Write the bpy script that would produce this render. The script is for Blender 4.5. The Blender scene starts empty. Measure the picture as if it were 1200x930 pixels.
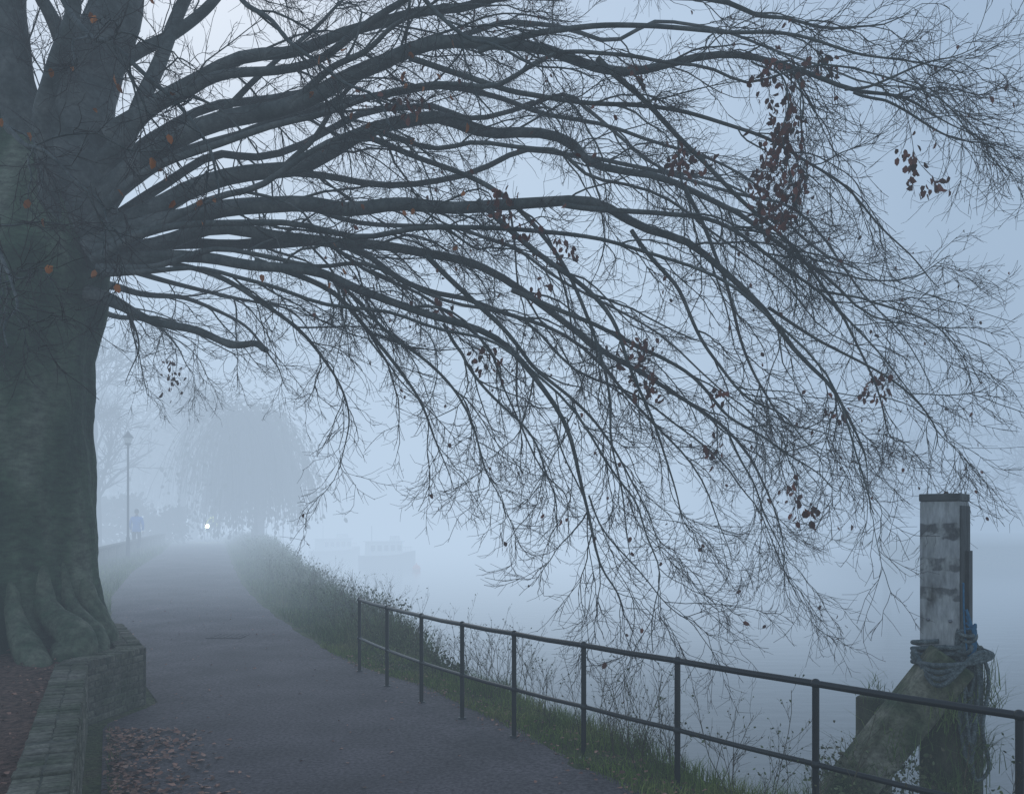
import bpy, math, numpy as np
from mathutils import Vector
rng = np.random.default_rng(11)
scene = bpy.context.scene
scene.view_settings.view_transform = 'Standard'
scene.view_settings.look = 'None'
scene.view_settings.exposure = 0
CAMH = 2.06

# ------------------------------------------------------------------ helpers
def link(o, parent=None):
    scene.collection.objects.link(o)
    if parent: o.parent = parent
    return o
def empty(name, loc=(0,0,0), rz=0):
    e = bpy.data.objects.new(name, None); e.location = loc; e.rotation_euler=(0,0,rz)
    e.empty_display_size = .3
    return link(e)
def pixel_to_world(b, s, d):
    """image pixel column (b), image pixel row (s) and chosen depth d (m) -> world metres"""
    return np.array([(b-600)/1000*d, d, CAMH-(s-612)/1000*d])
def rise(y):
    t = np.clip((np.asarray(y, float)-12)/28, 0, 1)
    return .9*t*t*(3-2*t)
def ground_pt(b, s):  # image pixel column and row, projected onto the ground
    d = 20.
    for _ in range(60):
        d = .5*d+.5*(CAMH-float(rise(d)))*1000/(s-612)
    return (b-600)/1000*d, d
def norm(v): return v/np.maximum(np.linalg.norm(v, axis=-1, keepdims=True), 1e-9)

class Geo:
    def __init__(s): s.v=[]; s.f=[]; s.m=[]; s.n=0
    def add(s, v, f, m=0):
        v=np.asarray(v,float).reshape(-1,3); f=np.asarray(f,int).reshape(-1,4)
        s.v.append(v); s.f.append(f+s.n); s.m.append(np.full(len(f), m)); s.n+=len(v)
    def obj(s, name, mats, parent=None, smooth=True):
        v=np.concatenate(s.v); f=np.concatenate(s.f); m=np.concatenate(s.m)
        me=bpy.data.meshes.new(name)
        me.vertices.add(len(v)); me.vertices.foreach_set('co', v.ravel().astype(np.float32))
        me.loops.add(len(f)*4); me.loops.foreach_set('vertex_index', f.ravel().astype(np.int32))
        me.polygons.add(len(f)); me.polygons.foreach_set('loop_start', np.arange(0,len(f)*4,4,dtype=np.int32))
        me.polygons.foreach_set('use_smooth', np.full(len(f), smooth))
        for mt in (mats if isinstance(mats,(list,tuple)) else [mats]): me.materials.append(mt)
        me.polygons.foreach_set('material_index', m.astype(np.int32))
        me.update(calc_edges=True); me.validate()
        return link(bpy.data.objects.new(name, me), parent)
    def tubes(s, P, R, k=4, m=0):
        P=np.asarray(P,float); R=np.asarray(R,float)
        if P.ndim==2: P=P[None]; R=R[None]
        N,n,_=P.shape
        T=np.empty_like(P); T[:,1:-1]=P[:,2:]-P[:,:-2]; T[:,0]=P[:,1]-P[:,0]; T[:,-1]=P[:,-1]-P[:,-2]
        T=norm(T); mt=norm(T.mean(1))
        ref=np.where(np.abs(mt[:,2:3])>.75, np.array([[1.,0.2,0]]), np.array([[0,0,1.]]))
        B=norm(np.cross(T, ref[:,None,:])); U=np.cross(B,T)
        a=np.arange(k)/k*2*np.pi
        V=P[:,:,None,:]+R[:,:,None,None]*(np.cos(a)[None,None,:,None]*B[:,:,None,:]+np.sin(a)[None,None,:,None]*U[:,:,None,:])
        i=np.arange(N)[:,None,None]*n*k; j=np.arange(n-1)[None,:,None]*k; c=np.arange(k)[None,None,:]; c2=(c+1)%k
        F=np.stack([i+j+c, i+j+c2, i+j+k+c2, i+j+k+c], -1)
        s.add(V, F, m)
    def box(s, c, size, ax=(1,0,0), ay=(0,1,0), az=(0,0,1), m=0, top=1.):
        c=np.array(c,float); ax,ay,az=[np.array(a,float) for a in (ax,ay,az)]
        hx,hy,hz=[q/2 for q in size]; v=[]
        for z in (-1,1):
            t=top if z>0 else 1
            for x,y in ((-1,-1),(1,-1),(1,1),(-1,1)): v.append(c+ax*x*hx*t+ay*y*hy*t+az*z*hz)
        s.add(v, [[3,2,1,0],[4,5,6,7],[0,1,5,4],[1,2,6,5],[2,3,7,6],[3,0,4,7]], m)
    def beam(s, a, b, w, h, up=(0,0,1), m=0):
        a=np.array(a,float); b=np.array(b,float); z=norm(b-a); x=norm(np.cross(z,np.array(up,float))); y=np.cross(z,x)
        s.box((a+b)/2,(w,h,np.linalg.norm(b-a)),x,y,z,m)
    def sphere(s, c, r, m=0, nu=14, nv=9):
        r=np.array(r)*np.ones(3); v=[];
        for j in range(nv+1):
            ph=math.pi*(.001+.998*j/nv)
            for i in range(nu):
                a=2*math.pi*i/nu; v.append([c[0]+r[0]*math.sin(ph)*math.cos(a), c[1]+r[1]*math.sin(ph)*math.sin(a), c[2]+r[2]*math.cos(ph)])
        f=[[j*nu+i,(j+1)*nu+i,(j+1)*nu+(i+1)%nu,j*nu+(i+1)%nu] for j in range(nv) for i in range(nu)]
        s.add(v,f,m)
    def torus(s, c, R, r, axis=(1,0,0), n=32, k=6, m=0):
        axis=norm(np.array(axis,float)); u=norm(np.cross(axis,[0,0,1.] if abs(axis[2])<.9 else [1.,0,0])); w=np.cross(axis,u); v=[]
        for i in range(n):
            a=2*math.pi*i/n; d=math.cos(a)*u+math.sin(a)*w
            for j in range(k):
                b=2*math.pi*j/k; v.append(np.array(c)+d*(R+r*math.cos(b))+axis*r*math.sin(b))
        s.add(v,[[i*k+j,i*k+(j+1)%k,((i+1)%n)*k+(j+1)%k,((i+1)%n)*k+j] for i in range(n) for j in range(k)],m)
    def blades(s, base, h, w, lean=.35, m=0):
        N=len(base); a=rng.uniform(0,2*np.pi,N); ld=rng.uniform(0,2*np.pi,N); L=(rng.random(N)*lean*h)
        side=np.stack([np.cos(a),np.sin(a),0*a],-1); ln=np.stack([np.cos(ld),np.sin(ld),0*a],-1)
        V=[]
        for t,ww in ((0,1),(.5,.8),(1,.08)):
            c=base+ln*(L*t**2)[:,None]; c[:,2]+=h*t*(1-.15*t)
            V+= [c-side*(w*ww/2)[:,None], c+side*(w*ww/2)[:,None]]
        V=np.stack(V,1); i=np.arange(N)[:,None]*6
        F=np.concatenate([np.stack([i+2*q,i+2*q+1,i+2*q+3,i+2*q+2],-1).reshape(-1,4) for q in range(2)])
        s.add(V,F,m)
    def leaves(s, pos, ax, size, m=0):
        N=len(pos); ax=norm(ax); r=norm(rng.normal(size=(N,3))); sd=norm(np.cross(ax,r)); up=np.cross(sd,ax)
        z=size[:,None]; cv=rng.uniform(-.1,.3,(N,1))
        p0=pos; p2=pos+ax*z-up*z*cv
        l1=pos+ax*z*.28+sd*z*.3+up*z*.12; l2=pos+ax*z*.72+sd*z*.26+up*z*(.12-cv*.5)
        r1=pos+ax*z*.28-sd*z*.3+up*z*.12; r2=pos+ax*z*.72-sd*z*.26+up*z*(.12-cv*.5)
        V=np.stack([p0,l1,l2,p2,r2,r1],1); i=np.arange(N)*6
        s.add(V,np.concatenate([np.stack([i,i+1,i+2,i+3],-1),np.stack([i,i+3,i+4,i+5],-1)]),m)

def grow(S, D, L, r0, r1, n, wob, trop):
    N=len(S); P=np.empty((N,n+1,3)); P[:,0]=S; d=norm(D.copy())
    trop=np.broadcast_to(np.asarray(trop,float),(n,))
    for i in range(n):
        d=d+rng.normal(size=(N,3))*wob; d[:,2]+=trop[i]; d=norm(d)
        P[:,i+1]=P[:,i]+d*(L/n)[:,None]
    t=np.linspace(0,1,n+1)[None]
    return P, r0[:,None]*(1-t)+r1[:,None]*t
def spawn(P, R, cnt, t0, t1, ang, sd, flat=1., pw=1.):
    """cnt children per parent -> start, dir, t, local radius, parent idx"""
    N,n,_=P.shape; cnt=np.broadcast_to(cnt,(N,)).astype(int); idx=np.repeat(np.arange(N),cnt); M=len(idx)
    t=t0+(t1-t0)*rng.random(M)**pw; u=t*(n-1); k=np.minimum(u.astype(int),n-2); fr=(u-k)[:,None]
    A=P[idx,k]; B=P[idx,k+1]; S=A*(1-fr)+B*fr; T=norm(B-A)
    q=rng.normal(size=(M,3)); q[:,2]*=flat; q=norm(q-T*(q*T).sum(1,keepdims=True))
    a=np.abs(rng.normal(ang,sd,M))[:,None]
    lr=R[idx,k]*(1-fr[:,0])+R[idx,k+1]*fr[:,0]
    return S, norm(T*np.cos(a)+q*np.sin(a)), t, lr, idx
def catmull(W, n):
    W=np.asarray(W,float); Q=np.vstack([2*W[0]-W[1],W,2*W[-1]-W[-2]]); m=len(W)-1
    u=np.linspace(0,m-1e-6,n); k=u.astype(int); t=(u-k)[:,None]
    a,b,c,d=Q[k],Q[k+1],Q[k+2],Q[k+3]
    return .5*((2*b)+(-a+c)*t+(2*a-5*b+4*c-d)*t**2+(-a+3*b-3*c+d)*t**3)

# ------------------------------------------------------------------ materials
def mat(name, cols, scale=6, rough=.8, bump=.0, bscale=None, coord='Object', detail=4, spec=.3, island=0., dist=.02, stops=None, stretch=None, fine=None):
    m=bpy.data.materials.new(name); m.use_nodes=True; nt=m.node_tree; N=nt.nodes; L=nt.links
    b=N['Principled BSDF']; b.inputs['Roughness'].default_value=rough; b.inputs['Specular IOR Level'].default_value=spec
    tc=N.new('ShaderNodeTexCoord'); src=tc.outputs[coord]
    if stretch:
        mp=N.new('ShaderNodeMapping'); mp.inputs['Scale'].default_value=stretch; L.new(src,mp.inputs[0]); src=mp.outputs[0]
    no=N.new('ShaderNodeTexNoise'); no.inputs['Scale'].default_value=scale; no.inputs['Detail'].default_value=detail; L.new(src,no.inputs['Vector'])
    cr=N.new('ShaderNodeValToRGB'); e=cr.color_ramp.elements
    stops=stops or np.linspace(.3,.7,len(cols))
    while len(e)<len(cols): e.new(.5)
    for i,c in enumerate(cols): e[i].position=stops[i]; e[i].color=(*c,1)
    L.new(no.outputs['Fac'],cr.inputs[0]); out=cr.outputs[0]
    def scaleby(out,sock,lo,hi,fmin=0.,fmax=1.):
        mr=N.new('ShaderNodeMapRange'); mr.inputs['From Min'].default_value=fmin; mr.inputs['From Max'].default_value=fmax; mr.inputs['To Min'].default_value=lo; mr.inputs['To Max'].default_value=hi
        L.new(sock,mr.inputs[0]); mx=N.new('ShaderNodeVectorMath'); mx.operation='SCALE'; L.new(out,mx.inputs[0]); L.new(mr.outputs[0],mx.inputs['Scale']); return mx.outputs[0]
    if island>0:
        g=N.new('ShaderNodeNewGeometry'); out=scaleby(out,g.outputs['Random Per Island'],1-island,1+island)
    if fine:
        fs,lo,hi,st=fine; nf=N.new('ShaderNodeTexNoise'); nf.inputs['Scale'].default_value=fs; nf.inputs['Detail'].default_value=5; nf.inputs['Roughness'].default_value=.65
        mp2=N.new('ShaderNodeMapping'); mp2.inputs['Scale'].default_value=st; L.new(tc.outputs[coord],mp2.inputs[0]); L.new(mp2.outputs[0],nf.inputs['Vector'])
        out=scaleby(out,nf.outputs['Fac'],lo,hi,.3,.7)
    L.new(out,b.inputs['Base Color'])
    if bump:
        n2=N.new('ShaderNodeTexNoise'); n2.inputs['Scale'].default_value=bscale or scale*4; n2.inputs['Detail'].default_value=4; L.new(src,n2.inputs['Vector'])
        bp=N.new('ShaderNodeBump'); bp.inputs['Strength'].default_value=bump; bp.inputs['Distance'].default_value=dist
        L.new(n2.outputs['Fac'],bp.inputs['Height']); L.new(bp.outputs[0],b.inputs['Normal'])
    return m
def flat(name,c,rough=.75,spec=.25,island=0.):
    m=bpy.data.materials.new(name); m.use_nodes=True; N=m.node_tree.nodes; L=m.node_tree.links; b=N['Principled BSDF']
    b.inputs['Base Color'].default_value=(*c,1); b.inputs['Roughness'].default_value=rough; b.inputs['Specular IOR Level'].default_value=spec
    return m
def plain(name,c,rough=.6,spec=.4,metal=0,emit=None,es=0):
    m=mat(name,[tuple(.8*q for q in c),tuple(min(1,1.15*q) for q in c)],scale=9,rough=rough,spec=spec)
    b=m.node_tree.nodes['Principled BSDF']; b.inputs['Metallic'].default_value=metal
    if emit: b.inputs['Emission Color'].default_value=(*emit,1); b.inputs['Emission Strength'].default_value=es
    return m

M_limb=mat('bark_branch',[(.035,.047,.042),(.08,.09,.085),(.13,.135,.125)],scale=4,bump=.4,bscale=30,rough=.75,fine=(16,.65,1.35,(1,1,1)))
M_twig=mat('bark_twig',[(.05,.043,.042),(.085,.073,.07)],scale=2,rough=.75,detail=1)
M_bark=mat('bark_trunk',[(.013,.034,.018),(.05,.082,.045),(.15,.165,.12)],scale=1.5,bump=1.,bscale=9,rough=.85,stretch=(1,1,.35),dist=.06,stops=[.36,.5,.66],fine=(7,.40,1.6,(1,1,2.4)))
M_root=mat('bark_root',[(.03,.065,.032),(.15,.16,.11)],scale=4,bump=.9,bscale=14,dist=.03,fine=(14,.5,1.45,(1,1,1)))
M_asph=mat('asphalt',[(.075,.064,.066),(.10,.085,.089),(.13,.11,.115)],scale=1.1,bump=.6,bscale=90,rough=.8,spec=.3,dist=.01,fine=(30,.30,1.8,(1,1,1)))
M_soil=mat('soil',[(.05,.028,.02),(.14,.08,.06),(.23,.135,.10)],scale=22,bump=1,bscale=60,rough=.95,dist=.03)
M_brick=mat('brick',[(.045,.06,.03),(.12,.12,.085),(.19,.175,.14)],scale=2.6,bump=.6,bscale=60,rough=.9,island=.25,dist=.006,fine=(26,.5,1.45,(1,1,1)))
M_mortar=mat('mortar',[(.05,.06,.04),(.15,.145,.12)],scale=14,bump=.5,rough=.95)
M_terr=mat('ground_grass',[(.04,.06,.022),(.08,.10,.035),(.10,.085,.05)],scale=3,bump=1,bscale=25,rough=.95,dist=.05,fine=(20,.5,1.5,(1,1,1)))
M_grass=mat('grass_blade',[(.06,.10,.03),(.12,.18,.05),(.20,.20,.08)],scale=1.4,rough=.7,island=.45,detail=1)
M_fringe=mat('fringe_blade',[(.09,.15,.03),(.19,.26,.05),(.27,.26,.09)],scale=1.4,rough=.7,island=.45,detail=1)
M_weed=mat('weed',[(.08,.10,.045),(.13,.16,.075),(.15,.13,.08)],scale=2,rough=.8,island=.4,detail=1)
M_straw=mat('dry_stem',[(.06,.05,.035),(.14,.12,.08)],scale=3,rough=.8,island=.3,detail=1)
M_leaf=mat('beech_leaf',[(.12,.034,.024),(.19,.065,.042)],scale=5,rough=.65,island=.5,detail=1)
M_litter=mat('leaf_litter',[(.17,.075,.055),(.38,.20,.14)],scale=5,rough=.6,island=.6,detail=1)
M_litter_near=mat('leaf_orange',[(.30,.09,.03),(.45,.16,.05)],scale=5,rough=.6,island=.3,detail=1)
M_rail=plain('painted_steel',(.012,.016,.018),rough=.38,spec=.5)
M_far=flat('bark_far',(.05,.052,.048))

# ------------------------------------------------------------------ camera
cd=bpy.data.cameras.new('camera'); cam=link(bpy.data.objects.new('camera',cd)); cam.location=(0,0,CAMH); cam.rotation_euler=(math.pi/2,0,0)
cd.lens=30; cd.sensor_width=36; cd.shift_y=.1225; cd.clip_end=3000; scene.camera=cam

# ------------------------------------------------------------------ path / terrain lines
RE=[ground_pt(*p) for p in [(750,930),(600,852),(494,803),(421,780),(360,748),(310,712),(284,685),(272,662),(265,645),(258,632)]]
RE=[(7.5,-8),(3.9,1),(2.0,4.4)]+RE; RE.append((RE[-1][0]-.36*400,RE[-1][1]+400))
LE=[ground_pt(*p) for p in [(130,735),(130,700),(155,670),(190,648),(203,637),(213,630)]]
LE=[(1.9,-8),(-.55,1),(-2.15,4.43),(-4.15,8.66),(-4.02,9.7),(-5.3,11.95)]+LE; LE.append((LE[-1][0]-.365*400,LE[-1][1]+400))
RE=np.array(RE); LE=np.array(LE)
def xr(y): return np.interp(y,RE[:,1],RE[:,0])
def xl(y): return np.interp(y,LE[:,1],LE[:,0])
def bankoff(y): return np.interp(y,[0,8,11.5,16,40],[.85,.8,.95,1.9,2.2])
ys=np.concatenate([np.arange(-8,20,.25),np.arange(20,60,.8),np.geomspace(60,400,25)])
U=np.array([-500,-200,-80,-40,-20,-12,-8,-6,-4,-3,-2,-1.2,-.6,-.2,0,.12,.3,.6,.9,1.5,6,60,500])
Zu=np.array([0,0,0,0,0,0,0,0,0,0,0,0,0,0,-.03,-.2,-.75,-1.3,-1.9,-2.5,-3,-3,-3.])
G=Geo(); X=xr(ys)[:,None]+bankoff(ys)[:,None]+U[None]; 
Z=np.where(Zu[None]>=0,rise(ys)[:,None]+0*X,np.clip(rise(ys)[:,None]*np.clip(1+Zu[None]/1.2,0,1)+Zu[None],-3,9))
Z[:,10:17]+=rng.normal(0,.012,(len(ys),7))*(U[10:17]>-.7)
V=np.stack([X,ys[:,None]+0*X,Z],-1); a,b=X.shape
ii,jj=np.meshgrid(np.arange(a-1),np.arange(b-1),indexing='ij'); q=(ii*b+jj).ravel()
G.add(V,np.stack([q,q+1,q+b+1,q+b],-1)); G.obj('ground',M_terr)
# path sheet
G=Geo(); W=np.linspace(0,1,9); wob=.03*np.sin(ys*3.1)+.02*np.sin(ys*7.7+1)
Xp=(xl(ys))[:,None]*(1-W)[None]+(xr(ys)+wob)[:,None]*W[None]
V=np.stack([Xp,ys[:,None]+0*Xp,rise(ys)[:,None]+.008+.025*np.sin(W*np.pi)[None]+0*Xp],-1); a,b=Xp.shape
ii,jj=np.meshgrid(np.arange(a-1),np.arange(b-1),indexing='ij'); q=(ii*b+jj).ravel()
G.add(V,np.stack([q,q+1,q+b+1,q+b],-1)); path=G.obj('footpath',M_asph)

# drain cover in the path
G=Geo(); gx,gy=ground_pt(268,747); G.box((gx,gy,float(rise(gy))+.032),(.6,.6,.012)); 
for k in range(5): G.box((gx-.22+.11*k,gy,float(rise(gy))+.041),(.03,.5,.006))
G.obj('drain_cover',M_asph,smooth=False)

# water
WZ=-1.3
mw=bpy.data.materials.new('river_water'); mw.use_nodes=True; N=mw.node_tree.nodes; L=mw.node_tree.links; b=N['Principled BSDF']
b.inputs['Base Color'].default_value=(.04,.055,.065,1); b.inputs['Roughness'].default_value=.14; b.inputs['IOR'].default_value=1.5
tc=N.new('ShaderNodeTexCoord'); mp=N.new('ShaderNodeMapping'); mp.inputs['Scale'].default_value=(.6,1.6,1); n=N.new('ShaderNodeTexNoise'); n.inputs['Scale'].default_value=1.4; n.inputs['Detail'].default_value=4
bp=N.new('ShaderNodeBump'); bp.inputs['Strength'].default_value=.2; bp.inputs['Distance'].default_value=.05
L.new(tc.outputs['Object'],mp.inputs[0]); L.new(mp.outputs[0],n.inputs['Vector']); L.new(n.outputs['Fac'],bp.inputs['Height']); L.new(bp.outputs[0],b.inputs['Normal'])
G=Geo(); G.add([[-160,-60,WZ],[500,-60,WZ],[500,600,WZ],[-160,600,WZ]],[[0,1,2,3]]); G.obj('river_water',mw)

# ------------------------------------------------------------------ raised tree bed and brick wall
WL=np.array([(-.45,.9),(-2.30,4.43),(-4.30,8.66),(-4.16,9.68),(-5.42,11.9),(-7.6,13.3),(-13,14.4)])
WH=.65
G=Geo(); core=Geo()
for si in range(len(WL)-1):
    p,qq=WL[si],WL[si+1]; d=qq-p; Ls=np.hypot(*d); d=d/Ls; nrm=np.array([-d[1],d[0]])
    t3=(d[0],d[1],0); n3=(nrm[0],nrm[1],0); TH=.30
    mid=(p+qq)/2+nrm*TH/2
    core.box((mid[0],mid[1],(WH-.008)/2-.05),(Ls+.05,TH-.010,WH-.008+.1),t3,n3)
    for c in range(8):
        off=(c%2)*.1125; s0=-off
        while s0<Ls:
            a0=max(s0,0); a1=min(s0+.215,Ls)
            if a1-a0>.04:
                m=(a0+a1)/2; o=rng.normal(0,.0018)
                cc=p+d*m+nrm*(.05+o); G.box((cc[0],cc[1],c*.072+.036),(a1-a0-.004,.1025,.062),t3,n3)
            s0+=.225
    k=int(Ls/.086)
    for i in range(k):
        m=(i+.5)*Ls/k; jz=rng.normal(0,.004)
        for half in (0,1):
            cc=p+d*(m+rng.normal(0,.004))+nrm*(TH*(.25+.5*half)+rng.normal(0,.004))
            G.box((cc[0],cc[1],WH-.032+jz),(Ls/k-.009,TH/2-.007,.066),t3,n3)
wall=empty('brick_retaining_wall'); bo=G.obj('bricks',M_brick,wall,smooth=False)
bv=bo.modifiers.new('b','BEVEL'); bv.width=.008; bv.segments=1
core.obj('mortar_core',M_mortar,wall,smooth=False)
# soil
def noise2(x,y): return .5*np.sin(1.3*x+.7*y)+.3*np.sin(3.1*x-2.2*y+1)+.2*np.sin(6.3*x+5.1*y+2)
G=Geo(); yy=np.arange(.9,13.9,.12); xw=np.interp(yy,WL[:,1],WL[:,0])-.27; w=np.concatenate([np.linspace(0,5,45),[8,14,25]])
X=xw[:,None]-w[None]; Y=yy[:,None]+0*X
Z=.57+.02*noise2(X*2,Y*2)+.12*np.exp(-((X+6.07)**2+(Y-10.2)**2)/2.5)*np.clip(w*3,0,1)[None]+rng.normal(0,.006,X.shape)
a,b_=X.shape; ii,jj=np.meshgrid(np.arange(a-1),np.arange(b_-1),indexing='ij'); q=(ii*b_+jj).ravel()
G.add(np.stack([X,Y,Z],-1),np.stack([q,q+b_,q+b_+1,q+1],-1)); G.obj('tree_bed_soil',M_soil)

# ------------------------------------------------------------------ the beech tree
tree=empty('beech_tree')
TC=np.array([-6.05,10.2])
G=Geo(); K=96; zs=np.concatenate([np.linspace(.35,1.4,26),np.linspace(1.5,7.0,60)])
zr=[.35,.6,.8,1.1,1.6,2.2,3.2,4.0,4.6,5.1,5.7,6.4,7.0]; rr=[1.22,1.14,1.07,1.0,.95,.93,.90,.94,1.05,1.08,.88,.62,.42]
zc=[.35,4,5.5,7]; cx=[0,0,.1,.35]
th=np.arange(K)/K*2*np.pi
V=[]
for z in zs:
    r=np.interp(z,zr,rr); x0=TC[0]+np.interp(z,zc,cx)
    fl=1+.035*np.sin(3*th+.6*z)+.03*np.sin(5*th-.5*z+1)+.02*np.sin(9*th+z*1.2)+.012*np.sin(17*th+2.5*z)+.010*np.sin(7*z+2*np.sin(2*th))
    rt=.13*math.exp(-(z-.35)/.45)*np.maximum(0,np.sin(9*th+.4*np.sin(2*th)))**1.3
    up=.05*max(0,min(1,(z-3.2)/1.5))*np.sin(6*th+1)
    bur=.12*np.exp(-((z-4.1)/.35)**2-((th-5.15)/.20)**2)-.09*np.exp(-((z-4.1)/.13)**2-((th-5.15)/.08)**2)+.06*np.exp(-((z-2.4)/.25)**2-((th-5.5)/.18)**2)
    rad=r*(fl+rt+up+bur)+rng.normal(0,.003,K)
    V.append(np.stack([x0+rad*np.cos(th),TC[1]+rad*np.sin(th),0*th+z],-1))
n=len(zs); f=[]
for j in range(n-1):
    for i in range(K): f.append([j*K+i,j*K+(i+1)%K,(j+1)*K+(i+1)%K,(j+1)*K+i])
G.add(np.array(V),f)
G.obj('trunk',M_bark,tree)
# surface roots
G=Geo()
def wallx(y): return float(np.interp(y,WL[:,1],WL[:,0]))-.36
for i in range(19):
    a=i/19*2*np.pi+rng.normal(0,.07); r1=rng.uniform(1.5,1.95); c,s=math.cos(a),math.sin(a); da=rng.normal(0,.14)
    W=[[TC[0]+.84*c,TC[1]+.84*s,1.6],[TC[0]+1.02*c,TC[1]+1.02*s,1.08],[TC[0]+r1*.80*math.cos(a+da*.5),TC[1]+r1*.80*math.sin(a+da*.5),.80],[TC[0]+r1*math.cos(a+da),TC[1]+r1*math.sin(a+da),.58],[TC[0]+(r1+.3)*math.cos(a+da),TC[1]+(r1+.3)*math.sin(a+da),.38]]
    for j,p in enumerate(W):
        lim=wallx(p[1])-.12
        if p[0]>lim: p[0]=lim-.02*(4-j)
    P=catmull(W,20); P+=rng.normal(0,.007,P.shape); R=np.interp(np.linspace(0,1,20),[0,.3,.6,.8,1],[.07,.13,.20,.20,.09])*rng.uniform(.75,1.2)
    G.tubes(P,R,k=14)
G.obj('roots',M_root,tree)

limbs=[]
NP=44
RS=.70
def limb(pixel_pts,d0,d1,r0,r1=.004,kids=1.,collar=True,dm=None,jit=0.,rs=None):
    m=len(pixel_pts); tt=np.linspace(0,1,m); ds=np.interp(tt,[0,.5,1],[d0,dm if dm else (d0+d1)/2,d1])
    W=np.array([pixel_to_world(x,y,d) for (x,y),d in zip(pixel_pts,ds)])
    if jit:
        W+= (tt[:,None]**.7)*np.cumsum(rng.normal(0,jit,W.shape),0)*.6
    P=catmull(W,NP); t=np.linspace(0,1,NP)
    L=np.linalg.norm(P[-1]-P[0]); nz=np.zeros((NP,3))
    for k in (5,9,16,27): 
        ph=rng.uniform(0,6.28,3); nz+=np.sin(t[:,None]*k*L/8*2+ph)*(.10/k)*3.3
    P+=nz*np.minimum(1,t*5)[:,None]
    r0=r0*(RS if rs is None else rs)
    R=r1+(r0-r1)*(1-t)**1.05
    if collar: R=R+r0*.9*np.exp(-t*L/.35)
    limbs.append((P,R,kids,L)); return P
B1=[(105,255),(160,190),(250,140),(340,121),(420,86),(480,68),(560,60),(640,55),(720,72),(800,62),(880,75),(990,105),(1080,125),(1150,165)]
B2=[(110,285),(180,245),(260,207),(340,198),(430,160),(500,145),(570,155),(650,158),(700,185),(790,215),(870,250),(950,315),(1020,370),(1100,400)]
B3=[(110,295),(170,265),(250,246),(340,240),(420,243),(500,238),(580,232),(660,240),(740,270),(830,300),(900,360),(960,430),(1000,500),(1020,560)]
B4=[(115,305),(180,290),(260,272),(350,268),(430,280),(520,300),(600,340),(680,400),(760,450),(850,500),(905,570),(925,650)]
B5=[(120,310),(200,298),(290,305),(380,320),(450,342),(530,380),(600,430),(650,500),(690,580),(715,660),(735,720)]
mains=[(B1,10.2,8.0,.17),(B2,10.1,9.3,.16),(B3,10.0,8.3,.16),(B4,9.9,9.6,.13),(B5,9.8,8.0,.10)]
for m,a,b,r in mains: limb(m,a,b,r)
for m,a,b,r in mains:
    limb([(x,y-12+rng.normal(-12,8)*min(1,i/3)) for i,(x,y) in enumerate(m)],a+.5,b+2.2,r*.50,jit=.17)
    limb([(x,y+10+rng.normal(14,8)*min(1,i/3)) for i,(x,y) in enumerate(m)],a-.4,b-.7,r*.36,jit=.16)
S=lambda mk,a,b,r,**k: limb(mk,a,b,r,collar=False,**k)
limb([(130,160),(200,110),(290,60),(400,40),(500,20),(600,0),(700,-10),(820,5),(900,15),(1000,30),(1080,25)],10.1,8.6,.12)
limb([(110,200),(185,130),(270,90),(370,60),(470,-10),(560,-60),(700,-110),(850,-120)],10.1,8.9,.11)
limb([(115,240),(200,180),(300,150),(390,130),(470,110),(560,112),(650,128),(760,150),(860,200),(930,280),(980,330)],10.3,10.6,.09)
limb([(120,300),(210,285),(300,290),(400,300),(480,330),(560,350),(640,380),(720,440),(790,520),(830,600),(850,660)],10.2,10.8,.08)
S([(480,68),(560,90),(650,110),(750,120),(850,150),(930,190),(1000,240),(1060,290),(1100,330)],9.2,8.3,.05)
S([(700,68),(760,120),(830,180),(900,260),(960,340),(1000,430),(1040,500),(1080,520)],8.6,8.8,.045)
S([(560,60),(650,30),(750,20),(870,40),(980,60),(1070,70),(1130,90)],8.9,7.9,.05)
S([(560,235),(640,300),(700,380),(740,460),(790,550),(820,620)],9.1,8.6,.05)
S([(430,160),(520,200),(600,250),(680,330),(720,420),(715,500),(720,590),(735,660)],9.8,8.4,.05)
S([(150,300),(250,320),(310,350),(360,400),(395,440),(410,500),(400,555)],9.8,9.2,.05)
S([(300,305),(380,340),(440,390),(490,450),(515,520),(530,580)],9.6,8.9,.05)
S([(660,240),(760,260),(860,275),(950,330),(1030,400),(1080,470)],8.9,8.1,.045)
S([(500,300),(580,380),(640,440),(700,500),(750,580),(780,650)],9.5,9.0,.045)
S([(600,340),(700,380),(800,430),(880,500),(940,550),(980,580)],9.2,8.5,.04)
S([(380,320),(430,370),(500,420),(560,480),(580,550),(590,600)],9.5,8.3,.035)
S([(520,380),(540,430),(610,500),(640,560),(660,620)],9.2,8.0,.03)
S([(740,270),(790,340),(830,420),(880,470),(930,500),(980,540)],9.0,8.2,.035)
S([(800,215),(850,300),(870,400),(900,470),(950,500),(1010,520)],9.3,9.6,.035)
S([(990,105),(1050,90),(1110,60),(1160,40)],8.2,8.0,.022)
S([(1000,108),(1060,140),(1130,170),(1185,180)],8.2,8.0,.022)
S([(950,315),(1020,330),(1080,320),(1120,300)],9.3,9.3,.02)
S([(960,340),(1030,370),(1090,385),(1130,410)],8.7,8.5,.02)
S([(900,360),(970,400),(1040,440),(1090,500),(1100,540)],8.7,8.3,.025)
S([(690,580),(720,640),(760,690),(790,715)],8.3,8.0,.014)
S([(650,500),(670,570),(680,630),(695,680)],8.5,8.5,.014)
S([(850,500),(880,560),(900,620),(930,680)],9.4,9.0,.018)
S([(340,120),(420,60),(500,10),(600,-40)],9.6,8.6,.06)
S([(250,140),(330,70),(400,0),(470,-80)],9.9,10.5,.06)
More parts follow.
